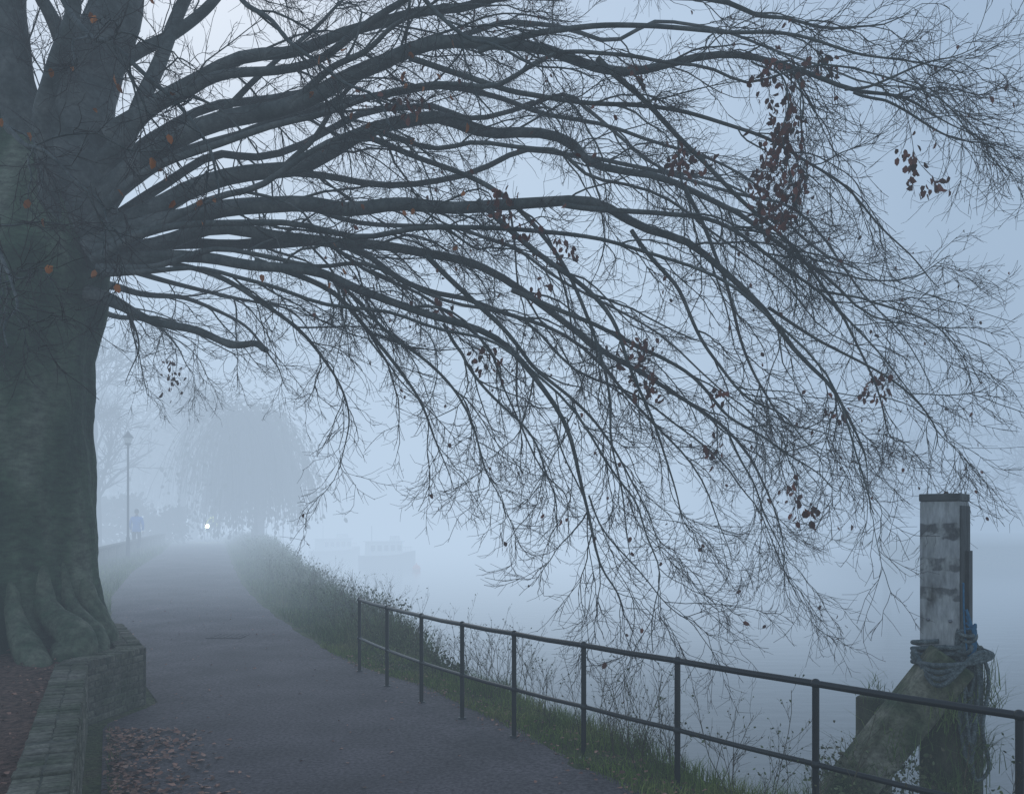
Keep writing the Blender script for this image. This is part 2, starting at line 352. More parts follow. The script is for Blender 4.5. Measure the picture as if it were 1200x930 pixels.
S([(330,198),(380,150),(440,85),(500,40),(580,20),(680,30)],9.8,9.6,.05)
# leaders and the inner crown
limb([(55,330),(85,200),(105,100),(135,0),(160,-150),(200,-300)],10.2,10.2,.50,.2,kids=.3,collar=False,rs=.9)
limb([(20,330),(30,200),(25,80),(0,-100),(-40,-300)],10.1,9.4,.34,.14,kids=.4,collar=False,rs=.85)
limb([(60,260),(55,150),(75,40),(70,-120)],9.7,8.6,.17,.06,kids=.5,collar=False)
limb([(100,230),(165,150),(185,60),(230,-60),(260,-160)],10.2,10.3,.16,.05)
limb([(95,150),(150,70),(230,10),(330,-60),(420,-120)],10.1,10.6,.13,.03)
limb([(90,120),(60,40),(20,-40),(-40,-120)],10.0,8.8,.13,.03,kids=.5)
limb([(0,180),(-60,120),(-160,60),(-300,20)],10.0,9.0,.2,.03,kids=.4)
limb([(-10,250),(-90,220),(-200,200),(-350,260)],10.2,10.8,.2,.03,kids=.4)
# low limbs behind and left
limb([(100,330),(160,345),(220,350),(280,380),(320,420),(335,455)],10.6,14.0,.07)
limb([(95,335),(130,370),(180,385),(210,410),(230,440)],10.8,14.5,.06)
limb([(90,330),(120,350),(150,370),(165,410),(150,450)],10.8,13.0,.05)
limb([(110,320),(170,322),(240,335),(300,345),(350,370),(370,420)],10.5,12.5,.06)
# limbs reaching toward the camera (dark, close, top left)
limb([(40,-80),(90,10),(140,60),(200,130),(235,190),(250,240)],8.4,5.8,.05,kids=.8)
limb([(-60,60),(-10,120),(60,180),(110,240),(120,290)],8.0,5.6,.045,kids=.5)
limb([(150,-160),(220,-60),(300,0),(360,60),(430,110),(480,160)],8.5,6.2,.05,kids=.8)
limb([(-80,200),(-30,240),(10,300),(30,370),(20,420)],8.2,5.4,.04,kids=.6)
limb([(330,-140),(430,-60),(520,10),(600,50),(690,90)],8.5,6.4,.05,kids=.8)
# hanging leafy branchlets
S([(880,72),(915,90),(918,120),(905,160),(912,210),(922,255)],8.1,7.9,.014,kids=1.6)
S([(900,75),(935,80),(930,140),(935,190),(930,240)],8.1,8.0,.012,kids=1.5)
# dead stub
st=[(105,345),(170,370),(240,393),(290,404),(312,407)]
W=np.array([pixel_to_world(x,y,d) for (x,y),d in zip(st,np.linspace(10,9,5))]); P=catmull(W,20); P[:,2]+=.03*np.sin(np.arange(20)*.9); SG=Geo(); SG.tubes(P,np.linspace(.055,.03,20)+.06*np.exp(-np.arange(20)/2.)+rng.normal(0,.003,20),k=10)
SG.tubes(np.stack([P[-1],P[-1]+[.02,0,0],P[-1]+[.03,0,0]]),np.array([.03,.025,.001]),k=10)

G0=Geo(); G0.v+=SG.v; G0.f+=SG.f; G0.m+=SG.m; G0.n+=SG.n
G1=Geo()
P0=np.stack([l[0] for l in limbs]); R0=np.stack([l[1] for l in limbs]); LL=np.array([l[3] for l in limbs]); KD=np.array([l[2] for l in limbs])
for i in range(len(limbs)):
    G0.tubes(P0[i],R0[i],k=20 if R0[i,0]>.2 else (12 if R0[i,0]>.06 else 8))
# level 1
S1,D1,t,lr,idx=spawn(P0,R0,np.round(LL*2.2*KD+3),.16,.99,.58,.18,flat=.8,pw=.85)
D1[:,0]+=.13; D1[:,2]-=.12; D1=norm(D1)
L1=rng.uniform(.7,2.3,len(t))*(1.12-.62*t)*np.where(lr<.02,.8,1.)
r=np.clip(lr*.55,.004,.003+.007*L1)
P1,R1=grow(S1,D1,L1,r,r*0+.0032,10,.17,[0,-.03,-.07,-.08,-.08,-.07,-.04,-.01,.03,.06])
G0.tubes(P1,R1,k=4)
# level 2
S2,D2,t,lr,idx=spawn(P1,R1,np.round(L1*5.8+2),.12,1.,.6,.18,pw=.9)
L2=rng.uniform(.25,.85,len(t))*(1.1-.5*t); r=np.minimum(lr*.75,.0046)
P2,R2=grow(S2,D2,L2,r,r*0+.0024,5,.22,[-.07,-.06,-.02,.04,.11])
G1.tubes(P2,R2,k=3)
# level 3
S3,D3,t,lr,idx=spawn(P2,R2,np.round(L2*8.5+1),.12,1.,.65,.2)
L3=rng.uniform(.07,.30,len(t))*(1.1-.4*t); r=np.minimum(lr*.85,.0028)
P3,R3=grow(S3,D3,L3,r,r*0+.0014,2,.24,[.03,.14])
G1.tubes(P3,R3,k=3)
G0.obj('limbs',M_limb,tree); G1.obj('twigs',M_twig,tree)
print('twigs',len(P1),len(P2),len(P3))
# leaves hanging on twigs
E=P3.reshape(-1,3); bx=E[:,0]/E[:,1]*1000+600; by=612-(E[:,2]-CAMH)/E[:,1]*1000
LG=Geo()
def hang(mask_idx,cnt,size=(.055,.095),m=0):
    if len(mask_idx)==0: return
    pick=rng.choice(mask_idx,cnt); pos=E[pick]+rng.normal(0,.045,(cnt,3)); ax=rng.normal(0,.5,(cnt,3)); ax[:,2]-=1
    LG.leaves(pos,ax,rng.uniform(*size,cnt),m)
cl=[(905,95,24,28,50),(915,140,24,28,80),(898,180,27,28,75),(925,205,22,28,75),(908,245,28,24,95),(880,215,16,16,30),(955,75,28,18,40),
    (810,190,28,18,48),(1060,190,16,14,24),(1088,215,18,14,26),(735,410,26,20,36),(760,450,20,22,36),(592,232,18,12,22),(1030,450,18,20,24),
    (945,600,14,14,16),(835,520,14,14,16),(570,420,12,24,24),(525,360,14,24,14),(610,265,24,14,18),(200,445,9,28,40),(480,125,24,14,18),(745,85,12,14,14),(930,570,12,12,12),(840,465,10,14,12),(655,300,26,18,26),(985,480,20,14,14),(640,345,20,14,12)]
for x,y,sx,sy,c in cl:
    m=np.where(((bx-x)/sx)**2+((by-y)/sy)**2<1)[0]
    m=m[(E[m,1]<9.2)|(x<300)]; hang(m,c)
hang(np.where((bx>350)&(E[:,1]<12))[0],420,(.035,.07)); hang(np.where((bx<560)&(by<340)&(E[:,1]<9))[0],70,(.06,.09),1)
LG.obj('leaves',[M_leaf,M_litter_near],tree)

# ------------------------------------------------------------------ railing
RP=np.array([(-2.10,11.75),(-1.56,10.65),(-1.03,9.70),(-.52,8.90),(.02,8.15),(.62,7.38),(1.27,6.55),(2.0,5.62),(2.79,4.69),(3.6,3.75),(4.3,2.9)])
rail=empty('riverside_railing'); G=Geo()
for i,(x,y) in enumerate(RP):
    G.tubes(np.array([[x,y,-.15],[x,y,.5],[x,y,1.0]]),np.array([.023,.023,.023]),k=12)
    for z in (.47,1.0): G.sphere((x,y,z),(.034,.034,.034))
    G.tubes(np.array([[x,y,.0],[x,y,.03],[x,y,.032]]),np.array([.045,.045,.02]),k=12)
G.obj('posts',M_rail,rail); G=Geo()
for z in (.47,1.0):
    for i in range(len(RP)-1):
        a=np.append(RP[i],z); b=np.append(RP[i+1],z); mid=(a+b)/2+[0,0,-.006+rng.normal(0,.002)]
        G.tubes(np.stack([a,mid,b]),np.full(3,.0235 if z>.9 else .019),k=12)
G.obj('rails',M_rail,rail)

# ------------------------------------------------------------------ mooring post
M_white=mat('weathered_white_paint',[(.11,.11,.10),(.38,.385,.375),(.60,.60,.585)],scale=6,bump=.8,bscale=18,rough=.9,spec=.15,stops=[.34,.45,.72],stretch=(1,1,.3),fine=(26,.6,1.25,(1,1,.25)))
nt=M_white.node_tree; N=nt.nodes; L=nt.links; b=N['Principled BSDF']   # worn grey depth bands, ragged edges
tc=N.new('ShaderNodeTexCoord'); sp=N.new('ShaderNodeSeparateXYZ'); L.new(tc.outputs['Object'],sp.inputs[0])
nz=N.new('ShaderNodeTexNoise'); nz.inputs['Scale'].default_value=14; nz.inputs['Detail'].default_value=4; L.new(tc.outputs['Object'],nz.inputs['Vector'])
ma=N.new('ShaderNodeMath'); ma.operation='MULTIPLY_ADD'; ma.inputs[1].default_value=.06; L.new(nz.outputs['Fac'],ma.inputs[0]); L.new(sp.outputs[2],ma.inputs[2])
mr=N.new('ShaderNodeMapRange'); mr.inputs['From Min'].default_value=1.; mr.inputs['From Max'].default_value=2.3; L.new(ma.outputs[0],mr.inputs[0])
cr=N.new('ShaderNodeValToRGB'); e=cr.color_ramp.elements; e[0].position=0; e[0].color=(1,1,1,1); e[1].position=1; e[1].color=(1,1,1,1)
for z0,z1,v in ((1.49,1.58,.42),(1.72,1.81,.42),(1.96,2.08,.36)):
    for zz,vv in ((z0-.008,1),(z0,v),(z1,v),(z1+.008,1)):
        el_=e.new((zz-1)/1.3); el_.color=(vv,vv,vv*1.03,1)
L.new(mr.outputs[0],cr.inputs[0])
n5=N.new('ShaderNodeTexNoise'); n5.inputs['Scale'].default_value=7; n5.inputs['Detail'].default_value=5; L.new(tc.outputs['Object'],n5.inputs['Vector'])
m5=N.new('ShaderNodeMapRange'); m5.inputs['From Min'].default_value=.42; m5.inputs['From Max'].default_value=.50; L.new(n5.outputs['Fac'],m5.inputs[0])
mixc=N.new('ShaderNodeMix'); mixc.data_type='RGBA'; mixc.inputs[6].default_value=(1,1,1,1); L.new(m5.outputs[0],mixc.inputs[0]); L.new(cr.outputs[0],mixc.inputs[7])
mx=N.new('ShaderNodeVectorMath'); mx.operation='MULTIPLY'; L.new(b.inputs['Base Color'].links[0].from_socket,mx.inputs[0]); L.new(mixc.outputs[2],mx.inputs[1]); L.new(mx.outputs[0],b.inputs['Base Color'])
M_cap=mat('dark_cap',[(.05,.055,.055),(.13,.135,.13)],scale=7,bump=.4,rough=.8)
M_shaded_side=mat('shade_toned_timber',[(.05,.055,.055),(.13,.135,.13)],scale=6,bump=.6,rough=.85,stretch=(1,1,.3),fine=(24,.6,1.4,(1,1,.25)))  # dark tone paints in the shade on the post's right side
M_wet=mat('mossy_timber',[(.022,.032,.018),(.06,.075,.038),(.12,.11,.075)],scale=4,bump=.9,bscale=18,rough=.85,stretch=(1,1,.4),dist=.03,fine=(20,.6,1.4,(1,1,.3)))
M_brace=mat('brace_timber',[(.035,.065,.025),(.13,.135,.085),(.30,.28,.22)],scale=4,bump=.8,bscale=22,rough=.85,dist=.02,fine=(22,.5,1.5,(1,1,1)))
M_rope=mat('rope',[(.06,.085,.09),(.18,.21,.21)],scale=30,bump=.8,bscale=80,rough=.9,fine=(90,.5,1.5,(1,1,1)))
M_brope=mat('blue_rope',[(.02,.10,.20),(.05,.20,.34)],scale=30,bump=.6,rough=.8)
M_galv=plain('galvanised',(.25,.26,.28),rough=.5,metal=.6)
mp_=empty('mooring_post'); PX,PY=3.42,6.75
ang=-.72; ax=np.array([math.cos(ang),math.sin(ang),0]); ay=np.array([-ax[1],ax[0],0]); w=.285
def seg(g,z0,z1,ww=w,m=0,off=0): g.box((PX,PY,(z0+z1)/2),(ww,ww,z1-z0),ax,ay,m=m)
G=Geo(); seg(G,1.0,2.225); sh=G.obj('white_shaft',M_white,mp_,smooth=False); bb=sh.modifiers.new('b','BEVEL'); bb.width=.006; bb.segments=1
G=Geo(); seg(G,2.226,2.285,w+.012); hh=G.obj('cap_band',M_cap,mp_,smooth=False); hh.modifiers.new('b','BEVEL').width=.006
G=Geo(); seg(G,-2.4,.998,w+.01)
c=np.array([PX,PY,-.4])+ax*.20+ay*.03; G.box(c,(.11,.16,3.0),ax,ay)
gg=G.obj('wet_shaft',M_wet,mp_,smooth=False); gg.modifiers.new('b','BEVEL').width=.012
G=Geo(); c=np.array([PX,PY,1.60])+ax*(w/2+.006); G.box(c,(.012,w-.02,1.18),ax,ay)  # thin board added to carry the right face's painted shade
c=np.array([PX,PY,1.48])+ax*(w/2+.026)+ay*.03; G.box(c,(.028,.11,.72),ax,ay); G.obj('shade_board_and_strake',M_shaded_side,mp_,smooth=False)
G=Geo(); G.beam((PX-.06,PY-.24,1.02),(PX-1.75,PY+.28,-1.5),.32,.24,up=(0,-1,.2)); gb=G.obj('raking_brace',M_brace,mp_,smooth=False); gb.modifiers.new('b','BEVEL').width=.015
G=Geo(); G.box((3.16,7.45,-.9),(.24,.24,2.9),ax,ay); gb=G.obj('rear_pile',M_wet,mp_,smooth=False); gb.modifiers.new('b','BEVEL').width=.015
G=Geo()
for z in (.62,1.3): 
    for s in (-.08,.08):
        c=np.array([PX,PY,z])+ax*s-ay*(w/2+.006); G.sphere(c,(.014,.014,.014))
G.obj('bolts',M_galv,mp_)
def ropepath(W,n=60): return catmull(np.array(W),n)
G=Geo()
def wound(z0,turns,rad,rr,g,dz=.045,ph=0):
    n=int(turns*28); t=np.linspace(0,turns*2*np.pi,n)+ph; h=w/2+rad
    c,s=np.cos(t),np.sin(t); k=1/np.maximum(np.abs(c),np.abs(s))**.75
    P=np.array([PX,PY,0])+ (c*k*h)[:,None]*ax+(s*k*h)[:,None]*ay; P[:,2]=z0+t/(2*np.pi)*dz+.03*np.sin(t*1.0+z0*9)
    g.tubes(P,np.full(n,rr),k=8)
wound(.92,3.8,.026,.019,G,dz=.042); wound(.98,2.6,.060,.019,G,dz=.05,ph=1); wound(.93,1.6,.050,.018,G,dz=-.03,ph=2)
for i in range(4):
    W=[(PX-.30,PY-.1,.98+.035*i),(PX-.26,PY-.42,1.0-.05*i),(PX+.0,PY-.46,1.03+.02*i),(PX+.20,PY-.32,1.06),(PX+.22,PY-.1,1.08)]; G.tubes(ropepath(W,30),np.full(30,.019),k=8)
cc_=np.array([PX,PY,0])+ax*(w/2+.05)-ay*.12; cx,cy=cc_[0],cc_[1]
for i in range(12):
    a0=rng.uniform(-.03,.05); ztop=rng.uniform(1.0,1.3); zb=rng.uniform(.15,.75); wd=rng.uniform(.05,.12)
    W=[(cx-wd*.5,cy+a0,ztop),(cx-wd*.8,cy+a0-.03,(ztop+zb)/2),(cx-.01,cy-.05+a0,zb),(cx+wd*.9,cy-.02+a0,(ztop+zb)/2+.05),(cx+wd*.3,cy+a0,ztop-.03)]
    G.tubes(ropepath(W),np.full(60,rng.uniform(.011,.017)),k=8)
W=[(cx+.02,cy-.03,1.2),(cx+.14,cy-.04,.9),(cx+.09,cy-.05,.5),(cx+.14,cy-.05,.2),(cx+.03,cy-.05,.12),(cx+.0,cy-.05,.45)]
G.tubes(ropepath(W),np.full(60,.014),k=8)
for i in range(6):
    G.torus((cx-.02+rng.normal(0,.02),cy-.04,1.10+rng.normal(0,.05)),.05,.015,axis=rng.normal(size=3),n=20,k=7)
G.obj('mooring_ropes',M_rope,mp_)
G=Geo()
for i in range(4):
    W=[(cx-.03,cy-.04,1.40-.05*i),(cx-.0,cy-.07,1.26),(cx+.03,cy-.06,1.12+.05*i),(cx-.03,cy-.07,1.0)]; G.tubes(ropepath(W,30),np.full(30,.011),k=7)
W=[(cx-.03,cy,1.6),(cx-.05,cy-.05,1.3),(cx-.03,cy-.06,1.05)]; G.tubes(ropepath(W,30),np.full(30,.007),k=6)
G.obj('blue_rope',M_brope,mp_)

# ------------------------------------------------------------------ grass and weeds
def along(n,y0,y1,o0,o1,bias=1.):
    y=y0+(y1-y0)*rng.random(n)**bias; o=o0+(o1-o0)*rng.random(n)
    return y,o
G=Geo()
n=24000; y,o=along(n,3.0,14,-.07,.85); cl_=.5+.5*np.sin(y*2.3)*np.sin(y*5.1+o*4); keep=rng.random(n)<.35+.65*cl_; y,o,cl_=y[keep],o[keep],cl_[keep]
base=np.stack([xr(y)+o,y,rise(y)-.01],-1); h=rng.uniform(.03,.12,len(y))*(.6+1.1*cl_)*(1+.8*(o>.45)); G.blades(base,h,np.full(len(y),.006),.8)
G.obj('verge_grass',M_fringe)
G=Geo(); n=34000; y,o=along(n,11.0,60,.05,1,bias=1.9); o=o*bankoff(y)*1.12
hf=(.3+.8*np.clip(o/1.2,0,1))*(.75+.3*np.sin(y*1.7+o*3)*np.sin(y*.6))*np.clip((y-10.5)/4,.25,1)
base=np.stack([xr(y)+o,y,rise(y)-.05-.4*np.clip(o-bankoff(y),0,1)],-1)
G.blades(base,rng.uniform(.15,.80,n)*hf,rng.uniform(.005,.012,n)*(1+y/30),.7)
n=8000; y,o=along(n,11.5,60,.25,1,bias=1.9); o=o*bankoff(y)*1.1
pos=np.stack([xr(y)+o,y,rise(y)+rng.random(n)**.8*.6*np.clip(o/1.,.2,1)*np.clip((y-10.5)/4,.2,1)],-1)
G.leaves(pos,rng.normal(size=(n,3)),rng.uniform(.02,.05,n)*(1+y/50),1)
n=9000; y,o=along(n,4,16,.0,.55); base=np.stack([xr(y)+bankoff(y)+o,y,rise(y)-np.interp(o,[0,.12,.3,.6],[.03,.2,.75,1.3])],-1); G.blades(base,rng.uniform(.06,.25,n),np.full(n,.007),1.4)
G.obj('riverbank_vegetation',[M_grass,M_weed])
# dry twiggy weeds along the railing / bank top
G=Geo(); n=520; y,o=along(n,4.2,24,.35,1); o=o*bankoff(y)*1.1; cl_=np.sin(y*1.9+.5)+.4*np.sin(y*4.7)
keep=rng.random(n)<np.clip(.45+.5*cl_,.08,1); y,o=y[keep],o[keep]; n=len(y)
base=np.stack([xr(y)+o,y,rise(y)-.1],-1); D=rng.normal(0,.25,(n,3)); D[:,2]=1
Ls=rng.uniform(.3,1.05,n); P,R=grow(base,D,Ls,np.full(n,.004),np.full(n,.002),7,.09,.0); G.tubes(P,R,k=4)
S_,D_,t,lr,idx=spawn(P,R,6,.3,1,.6,.15); l=rng.uniform(.1,.35,len(t)); Pb,Rb=grow(S_,D_,l,lr*.8,lr*.4,4,.1,.05); G.tubes(Pb,Rb,k=3)
S_,D_,t,lr,idx=spawn(Pb,Rb,4,.3,1,.6,.15); l=rng.uniform(.03,.12,len(t)); Pc,Rc=grow(S_,D_,l,lr*.9,lr*.5,2,.1,.05); G.tubes(Pc,Rc,k=3)
e=Pc[:,-1]; k=rng.random(len(e))<.5; e=e[k]; G.leaves(e,rng.normal(size=e.shape),rng.uniform(.012,.03,len(e)),1)
G.obj('dry_weeds',[M_straw,M_weed])
# left verge between wall and path
G=Geo(); n=12000; y,o=along(n,12,45,.0,2.2,1.5); base=np.stack([xl(y)-o,y,rise(y)-.01],-1); G.blades(base,rng.uniform(.05,.4,n)*(.4+.6*np.sin(y*1.3+o)**2),np.full(n,.010)*(1+y/30),.7)
n=260; y=rng.uniform(5.0,8.5,n); base=np.stack([xl(y)+.05+rng.random(n)**2*.1,y,0*y],-1); G.blades(base,rng.uniform(.03,.12,n),np.full(n,.006),.8)
G.obj('verge_grass',M_grass)
# tufts growing on the mooring timbers
G=Geo()
for (x,yy_,z,n,hh_) in ((PX-.15,PY-.35,.62,160,.22),(PX+.12,PY-.2,.25,240,.35),(PX+.2,PY-.12,.7,200,.3),(PX-.45,PY-.15,.3,260,.3),(PX-.85,PY,-.2,300,.35),(PX-.1,PY-.25,-.1,300,.4),(3.16,7.35,.55,80,.15),(PX-1.1,PY-.05,-.35,240,.45),(PX-.65,PY-.1,.1,200,.3)):
    bs=np.array([x,yy_,z])+rng.normal(0,.08,(n,3)); G.blades(bs,rng.uniform(.3,1,n)*hh_,np.full(n,.006),1.6)
n=900; pos=np.array([PX-.6,PY-.12,.05])+rng.normal(0,[.3,.1,.16],(n,3)); G.leaves(pos,rng.normal(size=(n,3)),rng.uniform(.02,.05,n),1)
G.obj('fern_tuft',[M_grass,M_weed])
# leaf litter
G=Geo()
def litter(x,y,z,s,m=0):
    n=len(x); a=rng.uniform(0,6.28,n); axx=np.stack([np.cos(a),np.sin(a),rng.normal(0,.15,n)],-1)
    pos=np.stack([x,y,z],-1)
    axn=norm(axx); sd=norm(np.cross(axn,np.array([0,0,1.])+rng.normal(0,.25,(n,3)))); up=np.cross(sd,axn); zz=s[:,None]
    V=np.stack([pos,pos+axn*zz*.3+sd*zz*.3+up*.006,pos+axn*zz*.75+sd*zz*.22,pos+axn*zz,pos+axn*zz*.75-sd*zz*.22+up*.008,pos+axn*zz*.3-sd*zz*.3],1); i=np.arange(n)
    G.add(V,np.concatenate([np.stack([i*6,i*6+1,i*6+2,i*6+3],-1),np.stack([i*6,i*6+3,i*6+4,i*6+5],-1)]),m)
n=1200; y=rng.uniform(4.5,8.4,n); x=xl(y)+np.abs(rng.normal(0,.42,n))+.05; litter(x,y,.026+rng.random(n)*.02,rng.uniform(.035,.08,n))
n=220; y=rng.uniform(4.5,25,n); x=xl(y)+(xr(y)-xl(y))*rng.random(n); litter(x,y,rise(y)+.038,rng.uniform(.03,.055,n))
n=420; y=rng.uniform(4.8,13,n); x=xr(y)-.25+rng.random(n)*.7; litter(x,y,.03+rng.random(n)*.03,rng.uniform(.03,.06,n))
n=900; y=rng.uniform(4,12,n); x=np.interp(y,WL[:,1],WL[:,0])-.35-rng.random(n)**1.3*3.5; litter(x,y,.605+rng.random(n)*.02+.1*np.exp(-((x+6.07)**2+(y-10.2)**2)/2.5),rng.uniform(.03,.06,n))
G.obj('leaf_litter',[M_litter])

# ------------------------------------------------------------------ street lamp
sl=empty('street_lamp',(-.450*31.5,31.5,float(rise(31.5))-.1)); G=Geo()
G.tubes(np.array([[0,0,0],[0,0,.15],[0,0,.9],[0,0,.95],[0,0,4.2],[0,0,4.3]]),np.array([.09,.08,.07,.045,.038,.045]),k=12)
G.tubes(np.array([[0,0,4.3],[0,0,4.33],[0,0,4.36],[0,0,4.4]]),np.array([.05,.12,.12,.09]),k=12)
G.tubes(np.array([[0,0,4.72],[0,0,4.74],[0,0,4.86],[0,0,4.95],[0,0,5.02]])*[1,1,.97],np.array([.20,.20,.10,.03,.01]),k=12); G.obj('column',M_rail,sl)
G=Geo(); G.tubes(np.array([[0,0,4.39],[0,0,4.5],[0,0,4.585]]),np.array([.10,.15,.18]),k=12); G.obj('lantern',plain('lantern_glass',(.5,.5,.48),rough=.3),sl)

# far low wall + hedge
G=Geo(); p=np.array(ground_pt(100,668)); q_=np.array(ground_pt(190,640)); wl=empty('garden_wall')
a=np.array([p[0],p[1],float(rise(p[1]))+.25]); b=np.array([q_[0],q_[1],float(rise(q_[1]))+.25]); G.beam(a,b,.25,.6); G.obj('wall_body',M_brick,wl,smooth=False)
G=Geo(); G.beam(a+[0,0,.34],b+[0,0,.34],.32,.07); G.obj('coping',M_mortar,wl,smooth=False)
M_hedge=flat('hedge',(.035,.045,.028))
G=Geo(); n=9000; x=rng.uniform(-36,-17.5,n); y=46+rng.normal(0,.7,n); z=rise(y)+rng.random(n)**.7*(2.1+.5*np.sin(x*1.1)+.3*np.sin(x*2.7)); G.leaves(np.stack([x,y+.3*(x+20)*-.3,z],-1),rng.normal(size=(n,3)),rng.uniform(.18,.36,n)); G.obj('hedge',M_hedge)

# ------------------------------------------------------------------ distant trees
M_wil=flat('willow_foliage',(.08,.085,.055))
def willow(x,y,H,Rw,strands,seedlean=0):
    e=empty('willow_tree',(x,y,float(rise(y))-.1)); G=Geo()
    G.tubes(np.array([[0,0,0],[.1,0,H*.2],[-.05,0,H*.4],[.1,0,H*.55]]),np.array([.35,.28,.24,.18]),k=8)
    n=18; a=rng.uniform(0,6.28,n); D=np.stack([np.cos(a)*.7,np.sin(a)*.7,rng.uniform(.5,2.4,n)],-1); S_=np.stack([0*a,0*a,rng.uniform(H*.3,H*.6,n)],-1)
    P,R=grow(S_,D,rng.uniform(.5,1.3,n)*Rw*1.35,np.full(n,.14),np.full(n,.03),9,.16,[0,0,-.03,-.06,-.1,-.12,-.16,-.2,-.2]); G.tubes(P,R,k=5)
    S_,D_,t,lr,idx=spawn(P,R,9,.25,1,.8,.3); l=rng.uniform(.5,1.9,len(t)); P2,R2=grow(S_,D_,l,lr*.4,lr*.2+.005,4,.18,-.04); G.tubes(P2,R2,k=3)
    S_,D_,t,lr,idx=spawn(P2,R2,strands,.1,1,.8,.3); Lm=np.clip(S_[:,2]-.2-rng.random(len(t))**2*2.5,.4,8)*rng.uniform(.55,1.05,len(t)); D_[:,2]-=.3
    P3,R3=grow(S_,D_,Lm,np.full(len(t),.020),np.full(len(t),.012),7,.07,-.45); G.tubes(P3,R3,k=3)
    k=rng.random(P3.shape[:2])<.5; pp=P3[k]; axx=rng.normal(0,.4,pp.shape); axx[:,2]-=1; G.leaves(pp,axx,rng.uniform(.18,.35,len(pp)),1)
    G.obj('crown_and_trunk',[M_far,M_wil],e)
willow(-.298*46,46,9.0,1.9,9)
willow(-.375*58,58,11,3.6,7)
willow(-.44*62,62,13,4.5,6)
def bare(G,x,y,z,H,spread):
    S_=np.array([[x,y,z-.3]]); P,R=grow(S_,np.array([[.05,0,1.]]),np.array([H*.8]),np.array([H*.028]),np.array([.05]),10,.04,.02); G.tubes(P,R,k=8)
    s,d,t,lr,i=spawn(P,R,20,.25,1,.8,.2); l=spread*rng.uniform(.6,1.1,len(t))*(1.25-.75*t); P,R=grow(s,d,l,np.minimum(lr*.5,.12),np.full(len(t),.02),8,.12,.06); G.tubes(P,R,k=4)
    s,d,t,lr,i=spawn(P,R,9,.2,1,.7,.2); l=spread*.4*rng.uniform(.5,1.1,len(t)); P,R=grow(s,d,l,lr*.6,np.full(len(t),.014),4,.15,.03); G.tubes(P,R,k=3)
    s,d,t,lr,i=spawn(P,R,6,.1,1,.7,.2); l=spread*.18*rng.uniform(.5,1.1,len(t)); P,R=grow(s,d,l,np.full(len(t),.022),np.full(len(t),.014),2,.15,.0); G.tubes(P,R,k=3)
G=Geo()
for (x,y,H,sp) in ((-20,41,10.5,4.5),(-27,50,14,5),(-19.5,50,11,4.5),(-33,60,15,6)): bare(G,x,y,float(rise(y)),H,sp)
G.obj('distant_trees',M_far)
G=Geo()
for (x,y,H,sp) in ((40,66,12,7),(47,68,14,8),(34,78,11,7),(56,70,16,8)): bare(G,x,y,-.5,H,sp)
G.obj('distant_trees',M_far)
G=Geo(); V=[];
for x in np.linspace(28,400,30): V+=[[x,62,-2.5],[x,66,.2],[x,120,.6]]
f=[]
for i in range(29):
    for j in range(2): f.append([i*3+j,(i+1)*3+j,(i+1)*3+j+1,i*3+j+1])
G.add(V,f); G.obj('far_bank',M_terr)

# ------------------------------------------------------------------ boats
M_hull=plain('hull_dark',(.03,.035,.05)); M_cab=plain('cabin_paint',(.8,.8,.8)); M_win=plain('boat_window',(.02,.02,.025),rough=.1)
def boat(x,y,Lb,rz,s=1):
    e=empty('river_boat',(x,y,WZ),rz); G=Geo(); V=[]; ts=np.linspace(0,1,13)
    for t in ts:
        hw=Lb*.16*min(1,(1-t)*3.2+.02)**.6*(.85+.15*min(1,t*6)); sh=.75+.35*t**3
        xx=(t-.5)*Lb; V+=[[xx,-hw,sh],[xx,-hw*.85,0],[xx,-hw*.4,-.35],[xx,hw*.4,-.35],[xx,hw*.85,0],[xx,hw,sh],[xx,hw*.9,sh-.05],[xx,-hw*.9,sh-.05]]
    f=[[i*8+j,i*8+(j+1)%8,(i+1)*8+(j+1)%8,(i+1)*8+j] for i in range(12) for j in range(8)]
    G.add(V,f); G.add([V[j] for j in (0,1,4,5)],[[0,1,2,3]]); G.obj('hull',M_hull,e,smooth=False)
    G=Geo(); G.box((-Lb*.08,0,1.25),(Lb*.62,Lb*.24,1.15),top=.95); G.box((-Lb*.08,0,1.86),(Lb*.66,Lb*.27,.07)); G.box((Lb*.12,0,2.1),(Lb*.14,Lb*.18,.42),top=.85); G.obj('cabin',M_cab,e,smooth=False)
    G=Geo()
    for i in range(5):
        for sd in (-1,1): G.box((-Lb*.32+i*Lb*.12,sd*Lb*.119,1.35),(Lb*.075,.04,.45))
    G.obj('windows',M_win,e,smooth=False)
    G=Geo(); G.tubes(np.array([[-Lb*.3,0,1.9],[-Lb*.3,0,2.6],[-Lb*.3,0,3.1]]),np.full(3,.03),k=6)
    for i in range(9): G.tubes(np.array([[Lb*(.2+i*.03),0,.8],[Lb*(.2+i*.03),0,1.4],[Lb*(.2+i*.03),0,1.41]]),np.full(3,.015),k=5)
    G.tubes(np.array([[Lb*.2,0,1.4],[Lb*.32,0,1.4],[Lb*.44,0,1.42]]),np.full(3,.018),k=5); G.obj('fittings',M_galv,e)
boat(-.145*68,68,4.6,.5); boat(-.205*80,80,5.5,.9)
G=Geo(); bx_=-.112*60; e=empty('mooring_buoy',(bx_,60,WZ)); G.sphere((0,0,.12),(.3,.3,.28)); G.tubes(np.array([[0,0,.35],[0,0,.5],[0,0,.52]]),np.array([.05,.05,.01]),k=8); G.obj('float',plain('buoy_orange',(.8,.12,.03)),e)

